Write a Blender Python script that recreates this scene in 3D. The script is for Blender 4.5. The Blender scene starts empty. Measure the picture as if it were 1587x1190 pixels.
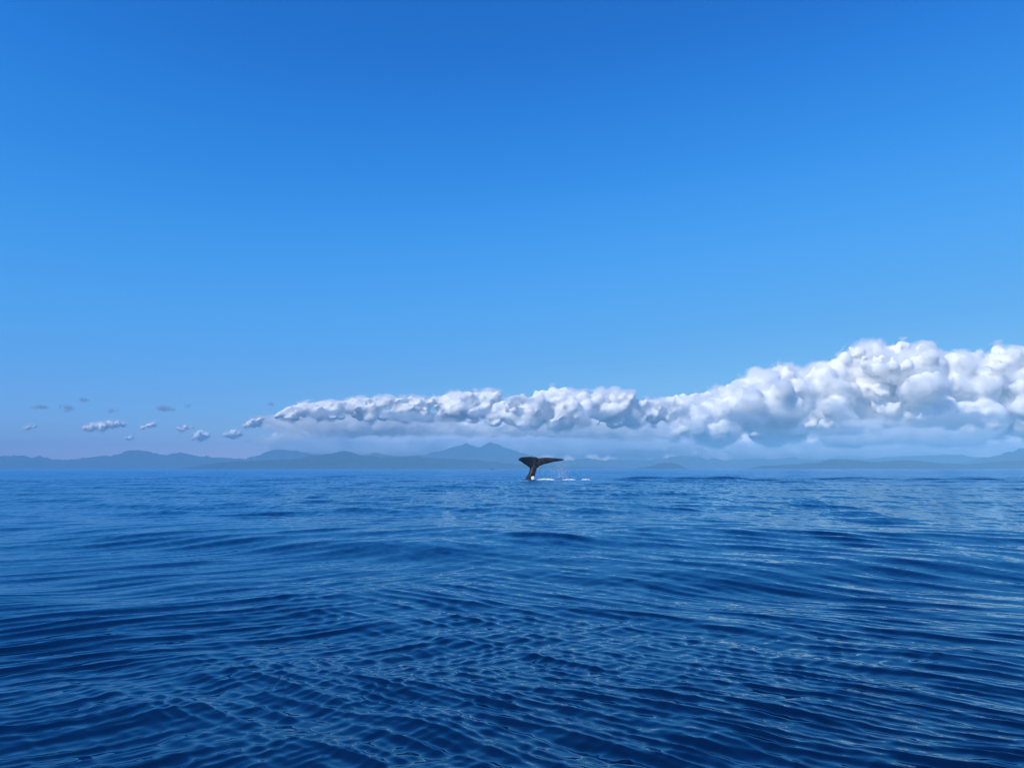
import bpy, bmesh, math, random
import numpy as np
from mathutils import Vector, noise

random.seed(7)
rng = np.random.default_rng(11)
C = bpy.context.scene
COL = C.collection
R = math.radians

# ------------------------------------------------------------------ camera
F_PX = 1199.0                     # focal length in photograph pixels (1587 wide)
CAM_H = 1.15                      # eye height over the mean water level, low boat
PITCH = math.atan((726.5 - 595.0) / F_PX)
cd = bpy.data.cameras.new('camera')
cam = bpy.data.objects.new('camera', cd); COL.objects.link(cam)
cd.sensor_width = 36.0
cd.lens = 36.0 * F_PX / 1587.0
cd.clip_start = 0.05; cd.clip_end = 90000
cam.location = (0, 0, CAM_H)
cam.rotation_euler = (R(90) + PITCH, 0, 0)
C.camera = cam

# ------------------------------------------------------------------ sky, sun, exposure
SUN_EL, SUN_AZ = 44.0, -134.0     # azimuth from the view direction (+Y), clockwise: left and slightly behind
w = bpy.data.worlds.new('World'); C.world = w; w.use_nodes = True
nt = w.node_tree
bg = nt.nodes['Background']; bg.inputs[1].default_value = 0.1
sk = nt.nodes.new('ShaderNodeTexSky'); sk.sky_type = 'NISHITA'; sk.sun_disc = False
sk.sun_elevation = R(SUN_EL); sk.sun_rotation = R(SUN_AZ)
sk.air_density = 1.0; sk.dust_density = 0.3; sk.ozone_density = 10.0
# the deep saturated tropical blue of this sky: one response curve for the whole dome
dn = nt.nodes.new('ShaderNodeVectorMath'); dn.operation = 'SCALE'; dn.inputs['Scale'].default_value = 0.1
up = nt.nodes.new('ShaderNodeVectorMath'); up.operation = 'SCALE'; up.inputs['Scale'].default_value = 10.0
cu = nt.nodes.new('ShaderNodeRGBCurve')
cu.mapping.use_clip = False
cu.mapping.extend = 'HORIZONTAL'
def curve(ch, pts):
    c = cu.mapping.curves[ch]
    c.points[0].location = pts[0]; c.points[1].location = pts[-1]
    for p in pts[1:-1]: c.points.new(*p)
curve(0, [(0, 0), (.055, .011), (.072, .023), (.113, .066), (.195, .14), (.305, .285), (.413, .64), (1, 1)])
curve(1, [(0, 0), (.124, .152), (.161, .235), (.246, .362), (.39, .45), (.48, .53), (.58, .57), (1, .85)])
curve(2, [(0, 0), (.294, .60), (.368, .77), (.517, .91), (.69, .90), (1, .95)])
cu.mapping.update()
L = nt.links.new
# the brightest, whitest air (the low horizon) gives up some of its blue
sr = nt.nodes.new('ShaderNodeSeparateColor'); fb = nt.nodes.new('ShaderNodeMapRange')
fb.inputs['From Min'].default_value = .26; fb.inputs['From Max'].default_value = .44; fb.inputs['To Min'].default_value = 1.0; fb.inputs['To Max'].default_value = .66
cb = nt.nodes.new('ShaderNodeCombineXYZ'); cb.inputs[0].default_value = 1; cb.inputs[1].default_value = 1
ml = nt.nodes.new('ShaderNodeVectorMath'); ml.operation = 'MULTIPLY'
L(dn.outputs[0], sr.inputs[0]); L(sr.outputs[0], fb.inputs['Value']); L(fb.outputs[0], cb.inputs[2])
L(sk.outputs[0], dn.inputs[0]); L(dn.outputs[0], cu.inputs['Color']); L(cu.outputs[0], ml.inputs[0]); L(cb.outputs[0], ml.inputs[1]); L(ml.outputs[0], up.inputs[0]); L(up.outputs[0], bg.inputs[0])

sd = bpy.data.lights.new('sun', 'SUN'); sun = bpy.data.objects.new('sun', sd); COL.objects.link(sun)
sd.energy = 4.0; sd.angle = R(0.53); sd.color = (1.0, 0.92, 0.79)
az, el = R(SUN_AZ), R(SUN_EL)
to_sun = Vector((math.sin(az) * math.cos(el), math.cos(az) * math.cos(el), math.sin(el)))
sun.rotation_euler = to_sun.to_track_quat('Z', 'Y').to_euler()

C.view_settings.view_transform = 'Standard'; C.view_settings.look = 'None'
C.view_settings.exposure = 0.0; C.view_settings.gamma = 1.0
C.view_settings.use_curve_mapping = False
C.render.engine = 'CYCLES'
cy = C.cycles
cy.use_denoising = True
cy.max_bounces = 22; cy.diffuse_bounces = 5; cy.glossy_bounces = 3; cy.transmission_bounces = 4
cy.volume_bounces = 20; cy.transparent_max_bounces = 24
cy.caustics_reflective = False; cy.caustics_refractive = False
cy.sample_clamp_indirect = 3.0

# ------------------------------------------------------------------ helpers
def spot(px, py, D):
    """world point seen at photograph pixel (px, py), D metres ahead"""
    u = (px - 793.5) / F_PX; v = (595.0 - py) / F_PX
    d = Vector((u, math.cos(PITCH) - v * math.sin(PITCH), math.sin(PITCH) + v * math.cos(PITCH)))
    return Vector((0, 0, CAM_H)) + d * (D / d.y)

def tag(o, label=None, cat=None, group=None, kind=None):
    if label: o['label'] = label
    if cat: o['category'] = cat
    if group: o['group'] = group
    if kind: o['kind'] = kind
    return o

def link(name, me, mat, parent=None, smooth=True):
    o = bpy.data.objects.new(name, me); COL.objects.link(o)
    if mat: me.materials.append(mat)
    if parent: o.parent = parent
    if smooth: me.shade_smooth()
    return o

def np_mesh(name, V, Fq):
    """mesh from arrays of vertices and of quads or triangles"""
    me = bpy.data.meshes.new(name)
    V = np.ascontiguousarray(V, dtype=np.float32); Fq = np.ascontiguousarray(Fq, dtype=np.int32)
    n, k = Fq.shape
    me.vertices.add(len(V)); me.vertices.foreach_set('co', V.ravel())
    me.loops.add(n * k); me.loops.foreach_set('vertex_index', Fq.ravel())
    me.polygons.add(n); me.polygons.foreach_set('loop_start', np.arange(0, n * k, k, dtype=np.int32))
    me.polygons.foreach_set('loop_total', np.full(n, k, dtype=np.int32))
    me.update(calc_edges=True)
    return me

def grid_faces(nr, nc, wrap=False):
    i, j = np.meshgrid(np.arange(nr - 1), np.arange(nc if wrap else nc - 1), indexing='ij')
    j2 = (j + 1) % nc
    return np.stack([i * nc + j, i * nc + j2, (i + 1) * nc + j2, (i + 1) * nc + j], -1).reshape(-1, 4)

def mat(name):
    m = bpy.data.materials.new(name); m.use_nodes = True
    return m, m.node_tree, m.node_tree.nodes, m.node_tree.links.new

def noise_node(nd, ln, vec, scale, detail=4, rough=.5):
    n = nd.new('ShaderNodeTexNoise'); n.inputs['Scale'].default_value = scale
    n.inputs['Detail'].default_value = detail; n.inputs['Roughness'].default_value = rough
    if vec is not None: ln(vec, n.inputs['Vector'])
    return n

def baked(name, V, Fq, mods):
    """arrays -> temporary object with modifiers -> plain mesh"""
    me = np_mesh('tmp', V, Fq); o = bpy.data.objects.new('tmp', me); COL.objects.link(o)
    for f in mods: f(o)
    dg = bpy.context.evaluated_depsgraph_get(); dg.update()
    out = bpy.data.meshes.new_from_object(o.evaluated_get(dg)); out.name = name
    bpy.data.objects.remove(o); bpy.data.meshes.remove(me)
    return out

def largest_piece(me):
    bm = bmesh.new(); bm.from_mesh(me); left = set(bm.verts); best = []
    while left:
        st = [left.pop()]; got = [st[0]]
        while st:
            for e in st.pop().link_edges:
                for v in e.verts:
                    if v in left: left.discard(v); st.append(v); got.append(v)
        if len(got) > len(best): best = got
    keep = set(best); bmesh.ops.delete(bm, geom=[v for v in bm.verts if v not in keep], context='VERTS')
    bm.to_mesh(me); bm.free()

def remesh(v):
    def f(o):
        m = o.modifiers.new('r', 'REMESH'); m.mode = 'VOXEL'; m.voxel_size = v; m.use_smooth_shade = True
    return f
def displace(size, strength, depth=2, kind='CLOUDS'):
    def f(o):
        t = bpy.data.textures.new('t', kind); t.noise_scale = size
        if kind == 'CLOUDS': t.noise_depth = depth
        m = o.modifiers.new('d', 'DISPLACE'); m.texture = t; m.strength = strength; m.mid_level = .5
        m.texture_coords = 'GLOBAL'
    return f
def smooth_mod(n, fac=.5):
    def f(o):
        m = o.modifiers.new('s', 'SMOOTH'); m.iterations = n; m.factor = fac
    return f

# ------------------------------------------------------------------ the sea surface
def sstep(a, b, x):
    t = np.clip((x - a) / (b - a), 0, 1); return t * t * (3 - 2 * t)

def wave_set():
    Wv = []
    r = np.random.default_rng(5)
    N = 220
    lam = np.exp(np.linspace(math.log(.05), math.log(26), N)) * r.uniform(.96, 1.04, N)
    g = lambda c, w_: math.exp(-((math.log(l / c)) / w_) ** 2)
    for l in lam:
        lobe = r.choice([-1, 1], p=[.42, .58])
        # the small ripples run in two crossing trains, the long swell comes nearly straight
        main, spread = (38, 8) if l < .5 else (30, 13) if l < 2.2 else (14, 12)
        th = R(lobe * main + r.normal(0, spread))
        s = .0135 * (2.7 * g(.08, .5) + 2.6 * g(.18, .45) + 1.4 * g(.55, .5) + .68 * g(2.0, .6) + .42 * g(9, .7) + .08)
        k = 2 * math.pi / l
        # crests run across the view: travel along -Y, turned by th
        Wv.append((l, k * math.sin(th), k * math.cos(th), s / k, r.uniform(0, 2 * math.pi), lobe if l < 1.2 else 0))
    return Wv
WAVES = wave_set()
WAKE = []
_r = np.random.default_rng(3)
for l in (1.6, 2.1, 2.7, 3.4, 4.2, 5.2):
    th = R(_r.normal(0, 18)); k = 2 * math.pi / l
    WAKE.append((l, k * math.sin(th), k * math.cos(th), .075 / k, _r.uniform(0, 6.28), 0))
WHALE_D = 83.0

def sea_eval(x, y, dr):
    """horizontal shift and height; dr = mesh spacing, waves the mesh cannot carry fade out"""
    X = np.zeros_like(x); Y = np.zeros_like(x); Z = np.zeros_like(x)
    wake = np.exp(-((y - 84) / 16) ** 2) * sstep(6, 16, x) * (1 - sstep(62, 80, x))
    patch = .72 + .28 * np.sin(.045 * x + .11 * y + 1) * np.sin(.21 * y - .06 * x) + .22 * np.sin(.5 * y + .23 * x) * np.sin(.16 * x - .09 * y + 2)
    lee = .95 + .4 * sstep(7, 24, np.hypot(x, y))        # the water close by lies in the lee of the boat
    side = np.tanh(.45 * x + .8 * np.sin(.55 * x + .8 * y + 2) * np.sin(.9 * y - .4 * x + .5))
    for (lst, amp) in ((WAVES, None), (WAKE, wake)):
        for (l, kx, ky, a, ph, lobe) in lst:
            wgt = sstep(2.2, 5.0, l / dr)
            if l < 1.5: wgt = wgt * patch
            if lobe: wgt = wgt * .84 * (1 + .92 * lobe * side)
            if .35 < l < 5: wgt = wgt * lee
            if amp is not None: wgt = wgt * amp
            sel = wgt > 1e-3
            if not sel.any(): continue
            xs = x[sel]; ys = y[sel]; ws = (a * wgt[sel]).astype(np.float32)
            p = kx * xs + ky * ys + ph
            s, c = np.sin(p), np.cos(p)
            kk = math.hypot(kx, ky); q = 1.05
            Z[sel] += ws * c; X[sel] -= q * ws * s * kx / kk; Y[sel] -= q * ws * s * ky / kk
    return X, Y, Z

def sea_z(x, y):
    a = np.array([x], np.float32); b = np.array([y], np.float32)
    return float(sea_eval(a, b, np.array([max(.01, .018 * math.hypot(x, y))], np.float32))[2][0])

SEA_R = 15000.0
rr = [.4, .8, 1.2, 1.6, 2.0, 2.3, 2.5]
r_ = 2.6
while r_ < SEA_R:
    rr.append(r_)
    r_ += max(.006, min(.0006 * r_ * r_, (.0072 if r_ < 480 else .035) * r_))
rr.append(SEA_R)
rad = np.array(rr); drr = np.gradient(rad)
a_in = np.linspace(R(-40), R(40), 780)
a_out = np.linspace(R(40), R(320), 140)[1:-1]
ang = np.concatenate([a_in, a_out])
dth = np.concatenate([np.full(len(a_in), a_in[1] - a_in[0]), np.full(len(a_out), a_out[1] - a_out[0])])
RR, AA = np.meshgrid(rad, ang, indexing='ij')
x0 = (RR * np.sin(AA)).astype(np.float32).ravel(); y0 = (RR * np.cos(AA)).astype(np.float32).ravel()
sp = np.maximum(drr[:, None] * np.ones_like(AA), RR * dth[None, :] * .6).astype(np.float32).ravel()
dx, dy, dz = sea_eval(x0, y0, sp)
V = np.stack([x0 + dx, y0 + dy, dz], -1)
Fq = grid_faces(len(rad), len(ang), wrap=True)
V = np.concatenate([V, [[0, 0, 0]]])
cidx = len(V) - 1; nc = len(ang)
# the small disc straight under the boat
j = np.arange(nc)
fan = np.stack([np.full(nc, cidx), (j + 1) % nc, j, np.full(nc, cidx)], -1)
me = bpy.data.meshes.new('sea')
nq = len(Fq)
me.vertices.add(len(V)); me.vertices.foreach_set('co', V.astype(np.float32).ravel())
loops = np.concatenate([Fq.ravel(), fan[:, :3].ravel()]).astype(np.int32)
me.loops.add(len(loops)); me.loops.foreach_set('vertex_index', loops)
me.polygons.add(nq + nc)
me.polygons.foreach_set('loop_start', np.concatenate([np.arange(nq) * 4, nq * 4 + np.arange(nc) * 3]).astype(np.int32))
me.polygons.foreach_set('loop_total', np.concatenate([np.full(nq, 4), np.full(nc, 3)]).astype(np.int32))
me.update(calc_edges=True)
print('sea quads', nq)

m, t_, nd, ln = mat('sea_water')
nd.remove(nd['Principled BSDF'])
df = nd.new('ShaderNodeBsdfDiffuse'); df.inputs['Color'].default_value = (.0004, .002, .009, 1)     # light coming back out of deep water
gl = nd.new('ShaderNodeBsdfGlossy'); gl.distribution = 'GGX'; gl.inputs['Color'].default_value = (.52, .83, 1.0, 1)
fr = nd.new('ShaderNodeFresnel'); fr.inputs['IOR'].default_value = 2.2
mxs = nd.new('ShaderNodeMixShader')
ln(fr.outputs[0], mxs.inputs[0]); ln(df.outputs[0], mxs.inputs[1]); ln(gl.outputs[0], mxs.inputs[2])
ln(mxs.outputs[0], nd['Material Output'].inputs['Surface'])
geo = nd.new('ShaderNodeNewGeometry')
# small ripples the mesh does not carry: tilt of the surface itself, in world metres
def tilt(scale_xy, strength, detail):
    mp = nd.new('ShaderNodeMapping'); mp.inputs['Scale'].default_value = (scale_xy[0], scale_xy[1], 1)
    ln(geo.outputs['Position'], mp.inputs['Vector'])
    n = noise_node(nd, ln, mp.outputs[0], 1.0, detail, .6)
    s = nd.new('ShaderNodeVectorMath'); s.operation = 'SUBTRACT'; s.inputs[1].default_value = (.5, .5, .5)
    ln(n.outputs['Color'], s.inputs[0])
    k = nd.new('ShaderNodeVectorMath'); k.operation = 'MULTIPLY'; k.inputs[1].default_value = (strength * .6, strength, 0)
    ln(s.outputs[0], k.inputs[0])
    return k.outputs[0]
def vadd(a, c):
    v = nd.new('ShaderNodeVectorMath'); v.operation = 'ADD'; ln(a, v.inputs[0]); ln(c, v.inputs[1]); return v.outputs[0]
fine = tilt((9, 16), .18, 2)
mid = tilt((4.5, 1.4), .55, 3)
# distance from the boat's patch of water where mesh waves hand over to tilt
cd_ = nd.new('ShaderNodeVectorMath'); cd_.operation = 'LENGTH'; ln(geo.outputs['Position'], cd_.inputs[0])
mr = nd.new('ShaderNodeMapRange'); mr.inputs['From Min'].default_value = 5; mr.inputs['From Max'].default_value = 35
ln(cd_.outputs['Value'], mr.inputs['Value'])
rg = nd.new('ShaderNodeMapRange'); rg.inputs['From Min'].default_value = 8; rg.inputs['From Max'].default_value = 80
rg.inputs['To Min'].default_value = .03; rg.inputs['To Max'].default_value = .23
ln(cd_.outputs['Value'], rg.inputs['Value']); ln(rg.outputs[0], gl.inputs['Roughness'])
mk = nd.new('ShaderNodeVectorMath'); mk.operation = 'SCALE'; ln(mid, mk.inputs[0]); ln(mr.outputs[0], mk.inputs['Scale'])
# cat's paws: wind-ruffled and slick patches
gm = nd.new('ShaderNodeMapping'); gm.inputs['Scale'].default_value = (.02, .07, 1); ln(geo.outputs['Position'], gm.inputs['Vector'])
gn = noise_node(nd, ln, gm.outputs[0], 1, 4, .6)
gr = nd.new('ShaderNodeMapRange'); gr.inputs['From Min'].default_value = .3; gr.inputs['From Max'].default_value = .7
gr.inputs['To Min'].default_value = .55; gr.inputs['To Max'].default_value = 1.25; ln(gn.outputs['Fac'], gr.inputs['Value'])
tot = vadd(fine, mk.outputs[0])
gk = nd.new('ShaderNodeVectorMath'); gk.operation = 'SCALE'; ln(tot, gk.inputs[0]); ln(gr.outputs[0], gk.inputs['Scale'])
nn = nd.new('ShaderNodeVectorMath'); nn.operation = 'NORMALIZE'
ln(vadd(geo.outputs['Normal'], gk.outputs[0]), nn.inputs[0])
ln(nn.outputs[0], gl.inputs['Normal']); ln(nn.outputs[0], fr.inputs['Normal'])
sea = link('sea', me, m)
tag(sea, 'deep blue open sea with small crossing ripples reaching to the far shore', kind='structure')

# ------------------------------------------------------------------ hills along the horizon
m_h, t_, nd, ln = mat('wooded_hill')
b = nd['Principled BSDF']; b.inputs['Roughness'].default_value = .95; b.inputs['Specular IOR Level'].default_value = .1
tc = nd.new('ShaderNodeNewGeometry')
n1 = noise_node(nd, ln, tc.outputs['Position'], .006, 6, .65)
cr = nd.new('ShaderNodeValToRGB'); e = cr.color_ramp.elements
e[0].position = .35; e[0].color = (.006, .016, .015, 1); e[1].position = .65; e[1].color = (.026, .042, .032, 1)
ln(n1.outputs['Fac'], cr.inputs['Fac']); ln(cr.outputs[0], b.inputs['Base Color'])

def ridge(name, label, D, pts, depth, seed, relief=.35):
    xs = [spot(px, py, D) for px, py in pts]
    X = np.array([p.x for p in xs]); H = np.array([max(p.z, 2) for p in xs])
    n = max(60, int((X[-1] - X[0]) / (D * .0012))); nt_ = 30
    gx = np.linspace(X[0], X[-1], n)
    rs = np.random.default_rng(seed)
    # silhouette with a little natural roughness between the traced heights
    h = np.interp(gx, X, H)
    kk = np.array([.5, .25, .5]); h = np.convolve(np.pad(h, 2, 'edge'), [.1, .2, .4, .2, .1], 'valid')
    for i in range(14):
        l = D * .0024 * 1.35 ** i
        if l > D * .03: break
        h += (h.mean() * .022) * np.sin(2 * math.pi * gx / l + rs.uniform(0, 6.28)) * rs.uniform(.4, 1)
    end = sstep(0, .05, (gx - gx[0]) / (gx[-1] - gx[0])) * sstep(0, .05, (gx[-1] - gx) / (gx[-1] - gx[0]))
    h = np.maximum(h * (.05 + .95 * end), 1)
    tt = np.linspace(-1, .9, nt_)
    V = []
    for t in tt:
        for x, hh in zip(gx, h):
            f = 1 - abs(t)
            s = noise.noise(Vector((x / (D * .02), t * 2.2, seed))) + .5 * noise.noise(Vector((x / (D * .008), t * 5, seed + 3)))
            prof = f ** 1.25 * (1 - relief * (1 - f) * 1.3 * (s + .4))
            z = hh * min(max(prof, 0), 1) if abs(t) > .04 else hh
            yy = t * depth + depth * .22 * noise.noise(Vector((x / (D * .05), seed * 2.0, 0)))
            V.append((x, D + yy, z - 3 * (1 - f)))
    o = link(name, np_mesh(name, np.array(V), grid_faces(nt_, n)), m_h)
    tag(o, label, kind='structure')
    return o

ridge('mountain_range', 'pale hazy mountain range with twin peaks behind the whale tail on the left horizon', 14000,
      [(-260, 706), (-120, 712), (-60, 708), (0, 707), (30, 705.5), (50, 709), (62, 707), (85, 712), (100, 713), (130, 710), (150, 707.5),
       (180, 705), (197, 699), (210, 697), (240, 701), (252, 706), (282, 701), (310, 707), (340, 709), (380, 711), (400, 705),
       (420, 698), (432, 696), (445, 698), (460, 698), (485, 704), (510, 706), (560, 706), (585, 701), (600, 705), (620, 707), (640, 706),
       (660, 704), (685, 698), (705, 692), (723, 687), (732, 690), (742, 694), (750, 689), (758, 685), (770, 688), (790, 696), (800, 699), (825, 706),
       (845, 713), (870, 716), (900, 719), (940, 723)], 900, 1)
ridge('hills', 'darker blue row of low hills in front of the left mountain range', 10000,
      [(280, 726), (310, 721), (340, 717), (370, 715), (400, 714), (430, 712), (465, 711), (480, 706.5), (497, 704), (512, 703), (522, 700),
       (535, 698), (548, 702), (560, 705.5), (590, 708), (620, 707.5), (640, 706.5), (670, 710), (700, 711), (740, 713), (780, 717),
       (820, 720), (880, 722), (950, 724), (1000, 726)], 700, 2)
ridge('hills', 'long pale low row of hills right of the whale tail', 12800,
      [(780, 722), (830, 716), (860, 714.5), (885, 713), (910, 709.5), (930, 713), (960, 711.5), (985, 713), (1015, 712), (1030, 709.5),
       (1050, 706.5), (1075, 708), (1095, 712), (1105, 709.5), (1125, 713), (1150, 712), (1180, 711), (1210, 711), (1225, 708), (1240, 711),
       (1275, 713), (1310, 711), (1350, 711), (1370, 708.5), (1400, 707), (1430, 706), (1465, 704), (1490, 705), (1510, 708), (1530, 709),
       (1600, 711), (1700, 708), (1850, 712)], 800, 3)
ridge('hills', 'darker blue low hills at the water line on the right under the big cloud', 8400,
      [(1150, 726), (1180, 722), (1200, 721), (1230, 719), (1270, 716), (1290, 711), (1300, 711), (1330, 713), (1350, 716), (1375, 714.5),
       (1400, 712.5), (1440, 716.5), (1500, 719), (1540, 716), (1560, 714), (1620, 712), (1720, 716), (1800, 720)], 600, 4)
ridge('headland', 'dark blue headland rising at the right edge of the sea', 10600,
      [(1480, 722), (1500, 714), (1520, 711), (1532, 708), (1545, 705), (1565, 699.5), (1587, 694.5), (1640, 688), (1700, 693), (1780, 705), (1850, 716)], 700, 5)
ridge('island', 'small dark rounded island in front of the pale hills right of the whale', 8400,
      [(985, 726), (998, 723), (1008, 722.5), (1020, 718.6), (1030, 716.6), (1040, 717), (1050, 719.2), (1058, 722.3), (1064, 726)], 260, 6, .2)

# ------------------------------------------------------------------ haze
m, t_, nd, ln = mat('haze')
nd.remove(nd['Principled BSDF'])
pv = nd.new('ShaderNodeVolumePrincipled')
pv.inputs['Color'].default_value = (.27, .605, .93, 1); pv.inputs['Density'].default_value = .95e-4; pv.inputs['Anisotropy'].default_value = -.35
ln(pv.outputs[0], nd['Material Output'].inputs['Volume'])
hv = np.array([(sx * 15600., sy * 15600., z) for z in (-2.0, 520.0) for sx, sy in ((-1, -1), (1, -1), (1, 1), (-1, 1))])
hf = [(0, 3, 2, 1), (4, 5, 6, 7), (0, 1, 5, 4), (1, 2, 6, 5), (2, 3, 7, 6), (3, 0, 4, 7)]
haze = link('haze', np_mesh('haze', hv, np.array(hf)), m, smooth=False)
tag(haze, 'thin blue sea haze lying over the water and the hills', kind='stuff')

# ------------------------------------------------------------------ clouds
m_c, t_, nd, ln = mat('cloud_core')
b = nd['Principled BSDF']; b.inputs['Roughness'].default_value = 1; b.inputs['Specular IOR Level'].default_value = 0
b.inputs['Base Color'].default_value = (.86, .85, .84, 1)
b.inputs['Subsurface Weight'].default_value = .5; b.inputs['Subsurface Radius'].default_value = (1, 1, 1); b.inputs['Subsurface Scale'].default_value = 160

def mist_mat(name, col, dens, scale, lo, hi, ball, rate, warp=1.0):
    """broken mist: fractal density, in a ball-shaped body (ball) thinning towards its rim"""
    m, t_, nd, ln = mat(name)
    nd.remove(nd['Principled BSDF']); pv = nd.new('ShaderNodeVolumePrincipled')
    pv.inputs['Color'].default_value = (*col, 1); pv.inputs['Anisotropy'].default_value = .2
    g = nd.new('ShaderNodeNewGeometry'); mp = nd.new('ShaderNodeMapping'); mp.inputs['Scale'].default_value = (.75, .75, 1.25)
    ln(g.outputs['Position'], mp.inputs['Vector'])
    n = noise_node(nd, ln, mp.outputs[0], scale, 6, .62); n.inputs['Distortion'].default_value = .4
    src = n.outputs['Fac']
    if ball:
        tc = nd.new('ShaderNodeTexCoord'); le = nd.new('ShaderNodeVectorMath'); le.operation = 'LENGTH'
        ln(tc.outputs['Object'], le.inputs[0])
        q = nd.new('ShaderNodeMath'); q.operation = 'MULTIPLY_ADD'; q.inputs[1].default_value = -.42 * warp
        ln(le.outputs['Value'], q.inputs[0]); ln(src, q.inputs[2]); src = q.outputs[0]
    mr = nd.new('ShaderNodeMapRange'); mr.inputs['From Min'].default_value = lo; mr.inputs['From Max'].default_value = hi
    mr.inputs['To Max'].default_value = dens
    ln(src, mr.inputs['Value']); ln(mr.outputs[0], pv.inputs['Density'])
    ln(pv.outputs[0], nd['Material Output'].inputs['Volume'])
    m.cycles.volume_step_rate = rate
    return m

def fog_mat(name, dens, scale, K, T, W_):
    """body of a big cloud: depth below the hull (fog grid) eaten into by fractal noise"""
    m, t_, nd, ln = mat(name)
    nd.remove(nd['Principled BSDF']); pv = nd.new('ShaderNodeVolumePrincipled')
    pv.inputs['Color'].default_value = (.998, .996, .993, 1); pv.inputs['Anisotropy'].default_value = .2
    pv.inputs['Density Attribute'].default_value = ''
    at = nd.new('ShaderNodeAttribute'); at.attribute_name = 'density'
    g = nd.new('ShaderNodeNewGeometry'); mp = nd.new('ShaderNodeMapping'); mp.inputs['Scale'].default_value = (.8, .8, 1.2)
    ln(g.outputs['Position'], mp.inputs['Vector'])
    n = noise_node(nd, ln, mp.outputs[0], scale, 9, .66); n.inputs['Distortion'].default_value = .3
    q = nd.new('ShaderNodeMath'); q.operation = 'MULTIPLY_ADD'; q.inputs[1].default_value = K; ln(n.outputs['Fac'], q.inputs[0]); ln(at.outputs['Fac'], q.inputs[2])
    mr = nd.new('ShaderNodeMapRange'); lo = T + K * .5
    mr.inputs['From Min'].default_value = lo; mr.inputs['From Max'].default_value = lo + W_; mr.inputs['To Max'].default_value = dens
    rim = nd.new('ShaderNodeMapRange'); rim.inputs['From Min'].default_value = .06; rim.inputs['From Max'].default_value = .22; ln(at.outputs['Fac'], rim.inputs['Value'])
    mu = nd.new('ShaderNodeMath'); mu.operation = 'MULTIPLY'; ln(mr.outputs[0], mu.inputs[0]); ln(rim.outputs[0], mu.inputs[1])
    ln(q.outputs[0], mr.inputs['Value']); ln(mu.outputs[0], pv.inputs['Density'])
    ln(pv.outputs[0], nd['Material Output'].inputs['Volume'])
    return m
m_v = fog_mat('cloud_fog', .019, .0015, 3.0, .34, .70)
m_v2 = fog_mat('ragged_cloud_fog', .018, .0020, 3.2, .38, .75)
m_v4 = fog_mat('puff_fog', .011, .0060, 3.2, .30, .6)
m_v3 = fog_mat('broken_layer_fog', .014, .0022, 3.2, .42, .6)
def fog_body(core, grow, voxel, band, m):
    """volume child of a cloud: its core swollen by grow metres and filled with fog"""
    ng = bpy.data.node_groups.new('cloud_fog', 'GeometryNodeTree')
    ng.interface.new_socket('Geometry', in_out='INPUT', socket_type='NodeSocketGeometry')
    ng.interface.new_socket('Geometry', in_out='OUTPUT', socket_type='NodeSocketGeometry')
    N = ng.nodes.new; z = N('NodeGroupOutput')
    oi = N('GeometryNodeObjectInfo'); oi.inputs['Object'].default_value = core
    nm = N('GeometryNodeInputNormal'); sc = N('ShaderNodeVectorMath'); sc.operation = 'SCALE'; sc.inputs['Scale'].default_value = grow
    sp_ = N('GeometryNodeSetPosition')
    v = N('GeometryNodeMeshToVolume'); v.resolution_mode = 'VOXEL_SIZE'
    v.inputs['Density'].default_value = 1.0; v.inputs['Voxel Size'].default_value = voxel; v.inputs['Interior Band Width'].default_value = band
    sm = N('GeometryNodeSetMaterial'); sm.inputs['Material'].default_value = m
    k = ng.links.new
    k(oi.outputs['Geometry'], sp_.inputs['Geometry']); k(nm.outputs[0], sc.inputs[0]); k(sc.outputs[0], sp_.inputs['Offset'])
    k(sp_.outputs[0], v.inputs['Mesh']); k(v.outputs[0], sm.inputs['Geometry']); k(sm.outputs[0], z.inputs[0])
    vo = bpy.data.volumes.new('cloud_fog'); vo.materials.append(m)
    o = bpy.data.objects.new('cloud_fog', vo); COL.objects.link(o); o.parent = core
    md = o.modifiers.new('fog', 'NODES'); md.node_group = ng
    return o

def ico(sub):
    bm = bmesh.new(); bmesh.ops.create_icosphere(bm, subdivisions=sub, radius=1)
    v = np.array([p.co[:] for p in bm.verts]); f = np.array([[q.index for q in p.verts] for p in bm.faces]); bm.free()
    return v, f
ICO1, ICO2 = ico(1), ico(2)

def balls_mesh(S):
    Vs, Fs, n = [], [], 0
    for (x, y, z, rx, rz) in S:
        v, f = ICO2
        Vs.append(v * (rx, rx, rz) + (x, y, z)); Fs.append(f + n); n += len(v)
    return np.concatenate(Vs), np.concatenate(Fs)

def billow(S, levels, rs, per=9, shrink=(.2, .52), flat=1.0):
    """cauliflower growth: smaller puffs seated on the upper side of bigger ones"""
    out = list(S); last = S
    for lv in range(levels):
        nxt = []
        for (x, y, z, rx, rz) in last:
            for _k in range(per):
                d = rs.normal(0, 1, 3); d /= np.linalg.norm(d)
                if d[2] < -.15: d[2] *= -1
                if d[1] > .45: d[1] *= -1
                f = rs.uniform(*shrink)
                nxt.append((x + d[0] * rx * .9, y + d[1] * rx * .9, z + d[2] * rz * .9, rx * f, rx * f * rs.uniform(.7, 1) * flat))
        out += nxt; last = nxt
    return out

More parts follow.
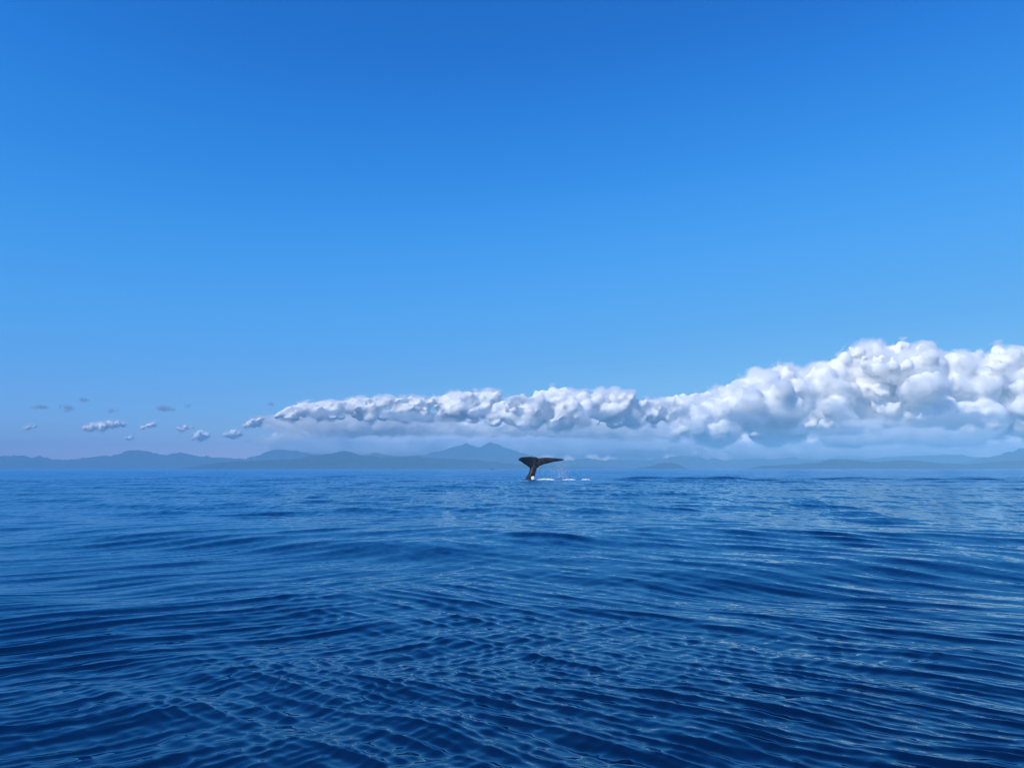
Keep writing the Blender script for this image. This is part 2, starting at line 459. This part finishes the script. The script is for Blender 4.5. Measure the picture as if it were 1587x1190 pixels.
def make_cloud(label, S, vox, base, edge, group, relief=.6, core_mat=None, edge_mat=None, shear=0, band=320, shrink=.8):
    def build(S, grow, v, mods):
        V, Fq = balls_mesh([(x, y, z, max(rx + grow, rx * .35), max(rz + grow * .7, rz * .35)) for (x, y, z, rx, rz) in S])
        V[:, 2] = np.where(V[:, 2] < base, base + (V[:, 2] - base) * .4, V[:, 2])
        V[:, 0] += shear * (V[:, 2] - base)
        return baked('cloud', V, Fq, [remesh(v)] + mods)
    core = build(S, -edge * shrink, vox * 1.1, [displace(vox * 16, vox * 8 * relief, 2)])
    largest_piece(core)
    o = link('cloud', core, core_mat or m_c)
    tag(o, label, 'cloud', group)
    n = len(core.polygons)
    fog_body(o, edge * (1 + shrink), vox, band, edge_mat or m_v)
    print('cloud', label[:30], n)
    return o

def skyline(pts, D, base_py, rs, step, rfac=.42, rmax=.03, yspread=.5, fill=4, lift=2):
    """big puffs whose tops follow a traced cloud top"""
    P = [spot(px, py - lift, D) for px, py in pts]
    X = [p.x for p in P]; Zt = [p.z for p in P]
    base = spot(800, base_py, D).z
    S = []; x = X[0]
    while x < X[-1]:
        top = float(np.interp(x, X, Zt)); h = top - base
        r = max(min(h * rfac, D * rmax), D * .0022) * rs.uniform(.45, 1.15)
        S.append((x, D + rs.uniform(-.3, .3) * r, top - r * .93 * 1.22, r, r * .93))
        z = top - r * 1.9; kk = 0
        while z > base and kk < fill:
            r2 = r * rs.uniform(.7, 1.3)
            S.append((x + rs.uniform(-.6, .6) * r, D + rs.uniform(-yspread, .2) * h, z - r2 * .2, r2, r2 * .75))
            z -= r2 * rs.uniform(.9, 1.4); kk += 1
        x += r * step
    return S, base

G = 'cumulus clouds banked along the horizon'
rs = np.random.default_rng(21)
S, base = skyline([(1060, 640), (1100, 612), (1125, 602), (1150, 588), (1175, 580), (1195, 569), (1215, 564), (1240, 574), (1265, 569), (1285, 556),
                   (1320, 541), (1345, 531), (1362, 527), (1390, 529), (1412, 541), (1450, 545), (1480, 543), (1520, 544), (1542, 545),
                   (1560, 535), (1590, 537), (1640, 530), (1700, 540), (1760, 560), (1830, 600)], 21000, 676, rs, .75, lift=5)
make_cloud('towering white cumulus cloud at the right edge of the photo with a domed top', billow(S, 1, rs, 6, (.35, .65)), 52, base, 140, G)
S, base = skyline([(762, 640), (775, 618), (800, 612), (830, 605), (850, 602), (882, 602), (892, 612), (930, 607), (975, 605), (985, 619), (1030, 615), (1075, 606),
                   (1110, 603), (1150, 620), (1180, 640)], 24500, 660, rs, .75, rfac=.36)
make_cloud('low lumpy white cloud bank in the middle, right above the whale tail', billow(S, 1, rs, 6, (.35, .65)), 52, base, 120, G)
S, base = skyline([(424, 640), (440, 629), (450, 626), (480, 621), (520, 618), (550, 612), (600, 611), (640, 611), (652, 614), (680, 607), (730, 606), (758, 602),
                   (768, 616), (775, 640)], 25500, 649, rs, .75, rfac=.36)
make_cloud('long low white cloud bank with a sloping left end above the mountains', billow(S, 1, rs, 7, (.3, .6), flat=.7), 52, base, 105, G, shear=.35, band=260, edge_mat=m_v2)
S, base = skyline([(428, 672), (450, 661), (480, 648), (540, 652), (600, 644), (660, 655), (720, 648), (790, 640), (850, 648), (930, 645), (1000, 652), (1090, 650)],
                  29500, 705, rs, .7, rfac=.34)
make_cloud('hazy broken lower cloud layer between the white bank and the mountains', billow(S, 1, rs, 8, flat=.8), 85, base, 160, G, band=420, edge_mat=m_v3)
S, base = skyline([(1060, 660), (1130, 655), (1200, 662), (1290, 652), (1370, 660), (1460, 655), (1540, 664), (1620, 655), (1750, 665)],
                  29000, 716, rs, .7, rfac=.34)
make_cloud('hazy broken lower cloud layer between the towering cloud and the right hills', billow(S, 1, rs, 8, flat=.8), 85, base, 160, G, band=420, edge_mat=m_v3)

# thin clouds: misty bodies one can see through, each with a broken core
def thin_mat(name, col, lo, hi):
    m, t_, nd, ln = mat(name)
    b = nd['Principled BSDF']; b.inputs['Roughness'].default_value = 1; b.inputs['Specular IOR Level'].default_value = 0
    b.inputs['Base Color'].default_value = (*col, 1)
    g = nd.new('ShaderNodeNewGeometry'); n = noise_node(nd, ln, g.outputs['Position'], .004, 5, .6)
    mr = nd.new('ShaderNodeMapRange'); mr.inputs['From Min'].default_value = .38; mr.inputs['From Max'].default_value = .66
    mr.inputs['To Min'].default_value = lo; mr.inputs['To Max'].default_value = hi
    ln(n.outputs['Fac'], mr.inputs['Value']); ln(mr.outputs[0], b.inputs['Alpha'])
    return m
m_tw, m_ew = thin_mat('thin_white_cloud', (.9, .89, .88), .1, .6), mist_mat('thin_white_mist', (1, 1, 1), .15, .0085, .24, .44, True, .25)
m_tg, m_eg = thin_mat('shade_grey_cloud', (.2, .21, .23), .0, .25), mist_mat('shade_grey_mist', (.55, .57, .6), .012, .0075, .22, .42, True, .25)  # dark wisps: the shade they lie in is put into a grey colour
m_pg = mist_mat('shade_patch_mist', (.78, .80, .83), .009, .0050, .20, .45, True, .25)  # grey mist stands in for the shaded hollows of the bank
m_st = mist_mat('layer_cloud_mist', (1, 1, 1), .012, .0030, .16, .42, True, .12)
ICO3 = ico(3)
UNIT = np_mesh('mist_ball', ICO3[0], ICO3[1])
def mist(name, c, sx, sy, sz, m, roll=0):
    me = UNIT.copy(); me.name = name
    o = link(name, me, m); o.location = c; o.scale = (sx, sy, sz); o.rotation_euler = (0, -math.atan(roll), 0)
    return o
def puff(label, px, py, w_, h_, D, grey, seed, group, slant=0, n=9):
    """small thin cloud: a misty body with a broken, see-through core"""
    r_ = np.random.default_rng(seed); c = spot(px, py, D); k = D / F_PX
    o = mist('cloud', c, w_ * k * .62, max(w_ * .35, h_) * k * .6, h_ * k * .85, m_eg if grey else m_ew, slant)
    S = []
    for _ in range(n):
        u = r_.uniform(-.6, .6); r = r_.uniform(.12, .26) * math.sqrt(1 - u * u)
        S.append((u, r_.uniform(-.3, .3), r_.uniform(-.3, .25) * (1 - u * u), r * .9, r))
    V, Fq = balls_mesh(billow(S, 1, r_, 4, (.3, .55))); V = V * (.62, .6, .5)
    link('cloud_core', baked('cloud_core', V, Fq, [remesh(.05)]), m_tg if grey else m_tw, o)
    tag(o, label, 'cloud', group)
    return o
def sheet(label, px, py, w_, h_, D, m, group, slant=0):
    c = spot(px, py, D); k = D / F_PX
    o = mist('cloud', c, w_ * k * .62, w_ * k * .25, h_ * k * .85, m, slant)
    tag(o, label, 'cloud', group); return o
GD = 'small shaded dark cloud wisps left above the hills'
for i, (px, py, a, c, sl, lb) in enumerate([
        (66, 631, 42, 7, .05, 'faint shaded grey wisp at the far left, first of the dark cloud scraps'),
        (104, 632, 28, 12, -.05, 'shaded grey cloud scrap right beside the faint wisp at the far left'),
        (131, 619.5, 25, 8, .04, 'highest shaded grey cloud scrap at the left, flat oval'),
        (174, 636, 20, 9, .1, 'small shaded grey cloud scrap straight above the pinkish white puff'),
        (260, 634, 46, 9, -.08, 'longest shaded grey cloud streak left of the cloud bank'),
        (291, 629, 17, 8, -.25, 'small tilted shaded grey cloud scrap at the right end of the dark streak'),
        (420, 627, 20, 6, -.1, 'shaded grey cloud scrap just off the left tip of the white bank')]):
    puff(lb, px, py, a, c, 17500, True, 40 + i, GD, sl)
GW = 'small white clouds low over the left hills'
for i, (px, py, a, c, sl, lb) in enumerate([
        (160, 661, 76, 15, .10, 'broad pinkish white puff cloud low over the left hills'),
        (231, 660, 30, 10, .28, 'small slanting white puff cloud right of the broad pinkish one'),
        (201, 679, 20, 8, 0, 'tiny pale puff cloud below and between the two white puffs'),
        (50, 662, 26, 8, .2, 'very faint pale cloud patch at the far left'),
        (285, 664, 40, 10, .05, 'faint pale cloud streak above the knobbly small white cloud'),
        (313, 676, 34, 15, .18, 'knobbly small white cloud over the middle of the left hills'),
        (362, 673, 26, 14, .1, 'small white cloud knob just left of the long cloud bank'),
        (395, 655, 34, 16, .3, 'ragged pale cloud scrap at the foot of the left tip of the bank')]):
    r_ = np.random.default_rng(60 + i); D = 20000; k = D / F_PX; p = spot(px, py, D); S = []
    nb = int(7 + a / 4)
    for q in range(nb):
        u = min(max((q + r_.uniform(0, 1)) / nb - .5, -.5), .5); prof = math.sqrt(max(.15, 1 - (2 * u) ** 2)); r = c * k * r_.uniform(.26, .44) * prof
        S.append((p.x + u * a * k, D + r_.uniform(-.5, .5) * c * k, p.z + (r_.uniform(-.2, .22) * prof * c + sl * u * a) * k, r * 1.2, r))
    make_cloud(lb, billow(S, 1, r_, 6, (.3, .5)), 17, p.z - c * k * (.35 + abs(sl) * a / c * .5), 66, GW, edge_mat=m_v4, band=150, shrink=.35)
GP = 'blue grey painted shade patches in front of the bank'
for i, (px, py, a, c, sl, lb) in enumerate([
        (802, 619, 62, 15, -.05, 'blue grey shade patch on the crest of the bank up left of the whale tail'),
        (500, 642, 90, 14, .05, 'blue grey shade patch along the foot of the left bank'),
        (640, 646, 120, 14, -.04, 'long blue grey shade patch below the left bank over the low hills'),
        (745, 640, 60, 11, 0, 'blue grey shade patch above the twin peaked mountain'),
        (925, 641, 70, 15, .05, 'blue grey shade patch over the right half of the whale tail'),
        (1048, 641, 62, 24, -.1, 'tall blue grey shade patch where the middle bank meets the towering cloud'),
        (1150, 648, 120, 22, 0, 'wide blue grey shade patch under the left shoulder of the towering cloud'),
        (1480, 651, 190, 20, .03, 'wide blue grey shade patch across the lower right of the towering cloud'),
        (1290, 668, 150, 12, 0, 'narrow blue grey shade patch at the foot of the towering cloud')]):
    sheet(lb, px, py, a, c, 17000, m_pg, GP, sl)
GL = 'flat hazy cloud layers under the cumulus bank'
for i, (px, py, a, c, lb) in enumerate([
        (560, 655, 330, 24, 'long flat pale cloud layer under the left end of the bank'),
        (655, 671, 60, 9, 'small bright cloud lens above the mountain left of the whale'),
        (480, 683, 180, 14, 'low pale cloud streak just over the left middle hills'),
        (760, 668, 200, 22, 'flat grey cloud layer above the twin peaked mountain'),
        (930, 662, 320, 30, 'wide grey cloud layer right above the whale tail'),
        (1020, 690, 380, 14, 'lowest hazy cloud streak right of the whale tail'),
        (1150, 664, 130, 14, 'pale cloud shelf under the left foot of the towering cloud'),
        (1230, 684, 160, 12, 'thin pale cloud streak left of centre under the towering cloud'),
        (1340, 656, 90, 13, 'small pale cloud in front of the foot of the towering cloud'),
        (1400, 676, 260, 20, 'broad hazy cloud shelf under the towering cloud'),
        (1480, 688, 80, 10, 'small pale cloud lens low above the hills on the right'),
        (700, 692, 520, 22, 'lowest wide pale haze cloud behind the twin peaked mountain'),
        (1300, 697, 560, 22, 'lowest wide pale haze cloud low over the hills under the towering cloud'),
        (1590, 684, 160, 14, 'hazy low cloud at the right edge above the headland')]):
    sheet(lb, px, py, a, c, 18500 if i in (8, 9, 10, 11) else 29000, m_st, GL)

# ------------------------------------------------------------------ whale
s = .00656 * WHALE_D / 83.0
wx = spot(770 + 600 / 10.58, 742.5, WHALE_D).x
wz = -0.02
def wl(X, Y): return ((X - 600) * s, (665 - Y) * s)
secs = [(345, 337, 343, -.95), (362, 318, 352, -.90), (385, 301, 366, -.82), (420, 294, 388, -.70), (470, 288, 420, -.5), (520, 286, 455, -.28),
        (560, 286, 478, -.12), (600, 290, 490, -.02), (640, 293, 486, .02), (668, 302, 470, .05), (690, 311, 448, .07), (705, 306, 438, .08),
        (720, 304, 434, .09), (780, 299, 413, .16), (860, 300, 390, .28), (960, 306, 371, .45), (1040, 314, 361, .62), (1085, 321, 352, .72), (1114, 329, 341, .78)]
na = 20
V = []
for (X, yt, yb, yo) in secs:
    x, zt = wl(X, yt); _, zb = wl(X, yb)
    ch = zt - zb
    for k in range(na):
        a = 2 * math.pi * k / na
        cz = .5 + .5 * math.cos(a)                     # 1 trailing (top) .. 0 leading (bottom)
        th = .10 * ch * (1.15 - .75 * cz) + .012
        V.append((x, yo + math.sin(a) * th + .22 * (cz - .3) ** 2, zb + ch * cz))
n_s = len(secs)
Ff = grid_faces(n_s, na, wrap=True).tolist()
Vf = V; tri = []
for q in Ff: tri += [[q[0], q[1], q[2]], [q[0], q[2], q[3]]]
for k in range(1, na - 1):
    tri += [[0, k + 1, k], [(n_s - 1) * na, (n_s - 1) * na + k, (n_s - 1) * na + k + 1]]
stem = [(415, 545, 665, .05, .16), (455, 535, 668, .04, .22), (490, 541, 652, .03, .28), (530, 531, 641, .05, .36), (560, 518, 636, .10, .44), (600, 493, 631, .2, .54),
        (630, 476, 627, .30, .62), (660, 452, 622, .42, .72), (720, 395, 612, .75, .9), (800, 300, 590, 1.3, 1.1), (900, 190, 560, 2.1, 1.2), (960, 120, 500, 2.8, 1.1)]
o0 = len(Vf); ns2 = 20
for (Y, xl, xr, yo, dep) in stem:
    x1, z = wl(xl, Y); x2, _ = wl(xr, Y)
    for k in range(ns2):
        a = 2 * math.pi * k / ns2
        ca, sa = math.cos(a), math.sin(a)
        Vf.append(((x1 + x2) / 2 + (x2 - x1) / 2 * ca, yo + dep * math.copysign(abs(sa) ** 1.2, sa), z))
for q in (grid_faces(len(stem), ns2, wrap=True) + o0).tolist(): tri += [[q[0], q[2], q[1]], [q[0], q[3], q[2]]]
e0 = o0 + (len(stem) - 1) * ns2
for k in range(1, ns2 - 1):
    tri += [[o0, o0 + k, o0 + k + 1], [e0, e0 + k + 1, e0 + k]]
wme = baked('whale', np.array(Vf), np.array(tri), [remesh(.03), smooth_mod(4), displace(.35, .05, 2)])
m, t_, nd, ln = mat('wet_whale_skin')
b = nd['Principled BSDF']; b.inputs['Roughness'].default_value = .38; b.inputs['IOR'].default_value = 1.4
tc = nd.new('ShaderNodeTexCoord')
n1 = noise_node(nd, ln, tc.outputs['Object'], 2.2, 6, .7)
mp = nd.new('ShaderNodeMapping'); mp.inputs['Scale'].default_value = (9, 9, 2.2); ln(tc.outputs['Object'], mp.inputs['Vector'])
n2 = noise_node(nd, ln, mp.outputs[0], 1.0, 4, .6)
cr = nd.new('ShaderNodeValToRGB'); e = cr.color_ramp.elements
e[0].position = .40; e[0].color = (.006, .0068, .009, 1); e[1].position = .68; e[1].color = (.060, .066, .078, 1)
mx = nd.new('ShaderNodeMath'); mx.operation = 'MULTIPLY_ADD'; mx.inputs[1].default_value = .45
ln(n2.outputs['Fac'], mx.inputs[0]); hf_ = nd.new('ShaderNodeMath'); hf_.operation = 'MULTIPLY'; hf_.inputs[1].default_value = .58
ln(n1.outputs['Fac'], hf_.inputs[0]); ln(hf_.outputs[0], mx.inputs[2]); ln(mx.outputs[0], cr.inputs['Fac']); ln(cr.outputs[0], b.inputs['Base Color'])
bp = nd.new('ShaderNodeBump'); bp.inputs['Strength'].default_value = .5; bp.inputs['Distance'].default_value = .05
ln(n2.outputs['Fac'], bp.inputs['Height']); ln(bp.outputs[0], b.inputs['Normal'])
whale = link('whale', wme, m)
whale.location = (wx, WHALE_D, wz)
tag(whale, 'dark grey whale diving with its broad tail fluke raised above the water', 'whale')

# ------------------------------------------------------------------ white water, spray
m_f, t_, nd, ln = mat('white_foam')
b = nd['Principled BSDF']; b.inputs['Base Color'].default_value = (.85, .88, .90, 1); b.inputs['Roughness'].default_value = .7
b.inputs['Subsurface Weight'].default_value = .3; b.inputs['Subsurface Radius'].default_value = (.1, .1, .1)
def foam(label, px0, px1, hgt, py, n, seed):
    r_ = np.random.default_rng(seed)
    a = spot(px0, py, WHALE_D); c = spot(px1, py, WHALE_D)
    S = []
    for _ in range(n):
        u = r_.beta(1.3, 1.5)
        x = a.x + (c.x - a.x) * u
        f = math.sin(math.pi * min(max(u, .04), .96)) ** .5
        y = WHALE_D + (-.35 if px1 - px0 < 8 else 0) + r_.normal(0, .1 if px1 - px0 < 8 else .55)
        rr_ = r_.uniform(.04, .10) * f
        S.append((x, y, sea_z(x, y) + r_.uniform(0, 1) ** 2 * hgt * f, rr_ * r_.uniform(1, 2.2), rr_))
    V, Fq = balls_mesh(S)
    me = baked('foam', V, Fq, [remesh(.035), displace(.1, .06, 2)])
    o = link('foam', me, m_f)
    tag(o, label, kind='stuff')
foam('bright white churned water right beside the base of the whale tail', 829.5, 861, .10, 742, 260, 1)
foam('short white foam streak to the right under the falling spray', 870, 893, .04, 742.5, 70, 2)
foam('small white foam streak farthest right of the whale tail', 901, 914, .03, 742.5, 55, 3)
foam('narrow white splash running up the foot of the whale tail', 824, 827.5, .45, 742.5, 110, 4)

r_ = np.random.default_rng(9)
S = []
for _ in range(480):
    t = r_.uniform(0, 1)
    if r_.random() < .75:
        px = r_.normal(871, 5.5); py = 714 + (742 - 714) * r_.uniform(0, 1) ** .8
    else:
        px = r_.uniform(838, 878); py = r_.uniform(716, 742)
    p = spot(px, py, WHALE_D + r_.normal(.3, .5))
    if p.z < .05: continue
    q = .010 + .030 * r_.random() ** 3
    S.append((p.x, p.y, p.z, q, q * r_.uniform(1, 2.0)))
V, Fq = balls_mesh(S)
m, t_, nd, ln = mat('spray_drop')
b = nd['Principled BSDF']; b.inputs['Base Color'].default_value = (.72, .86, 1.0, 1); b.inputs['Roughness'].default_value = .25
b.inputs['Transmission Weight'].default_value = .45; b.inputs['IOR'].default_value = 1.333
o = link('spray_drops', np_mesh('spray_drops', V, Fq), m)
tag(o, 'thin curtain of water drops falling from the right half of the whale tail', kind='stuff')

# ------------------------------------------------------------------ far boats
m_b, t_, nd, ln = mat('dark_boat_paint'); b = nd['Principled BSDF']
b.inputs['Base Color'].default_value = (.012, .014, .022, 1); b.inputs['Roughness'].default_value = .45
m_w, t_, nd, ln = mat('pale_boat_paint'); b = nd['Principled BSDF']
b.inputs['Base Color'].default_value = (.5, .52, .55, 1); b.inputs['Roughness'].default_value = .5

def loft(rings):
    n = len(rings[0]); V = [p for r in rings for p in r]
    Fq = [tuple(f) for f in grid_faces(len(rings), n, wrap=True)]
    bm = bmesh.new(); vs = [bm.verts.new(v) for v in V]
    for f in Fq: bm.faces.new([vs[i] for i in f])
    bm.faces.new(vs[:n][::-1]); bm.faces.new(vs[-n:])
    bmesh.ops.recalc_face_normals(bm, faces=bm.faces)
    return bm
def bm_link(name, bm, mt, parent):
    me = bpy.data.meshes.new(name); bm.to_mesh(me); bm.free(); return link(name, me, mt, parent, smooth=False)
def box_bm(x0, x1, y0, y1, z0, z1, taper=0):
    return loft([[(x0, y0, z0), (x1, y0, z0), (x1, y1, z0), (x0, y1, z0)],
                 [(x0 + taper, y0 + taper * .4, z1), (x1 - taper, y0 + taper * .4, z1), (x1 - taper, y1 - taper * .4, z1), (x0 + taper, y1 - taper * .4, z1)]])
def boat(label, px, D, Ln, cabin):
    t = bpy.data.objects.new('small_boat', None); COL.objects.link(t)
    x = spot(px, 726, D).x; t.location = (x, D, .18); t.rotation_euler = (0, 0, R(8))
    tag(t, label, 'boat', 'far small boats on the horizon')
    rings = []
    for u in np.linspace(0, 1, 9):
        xx = (u - .5) * Ln; wd = Ln * .16 * (1 - max(0, u - .45) ** 2 * 3.1) + .02; sh = .75 + .45 * u * u
        rings.append([(xx, -wd, sh), (xx, -wd * .75, .1), (xx, 0, -.25), (xx, wd * .75, .1), (xx, wd, sh), (xx, wd * .8, sh - .12), (xx, -wd * .8, sh - .12)])
    bm_link('hull', loft(rings), m_b, t)
    bm_link('outboard_motor', box_bm(-Ln * .5 - .35, -Ln * .5 - .03, -.2, .2, -.1, 1.15, .05), m_b, t)
    if cabin:
        bm_link('cabin', box_bm(-.9, .9, -.6, .6, .75, 1.75, .15), m_b, t)
        bm_link('mast', box_bm(-.09, .09, -.09, .09, 1.75, 3.6, .03), m_w, t)
    else:
        bm_link('console', box_bm(-.5, .3, -.35, .35, .7, 1.7, .1), m_b, t)
boat('tiny dark boat with a thin mast on the horizon left of the whale tail', 762.4, 1450, 5.2, True)
boat('tiny dark open boat on the horizon below the middle hills', 610, 2300, 4.2, False)

print('tris', sum(len(o.data.loop_triangles) or sum(len(p.vertices) - 2 for p in o.data.polygons) if len(o.data.polygons) < 50000 else len(o.data.loops) - 2 * len(o.data.polygons) for o in C.objects if o.type == 'MESH'))
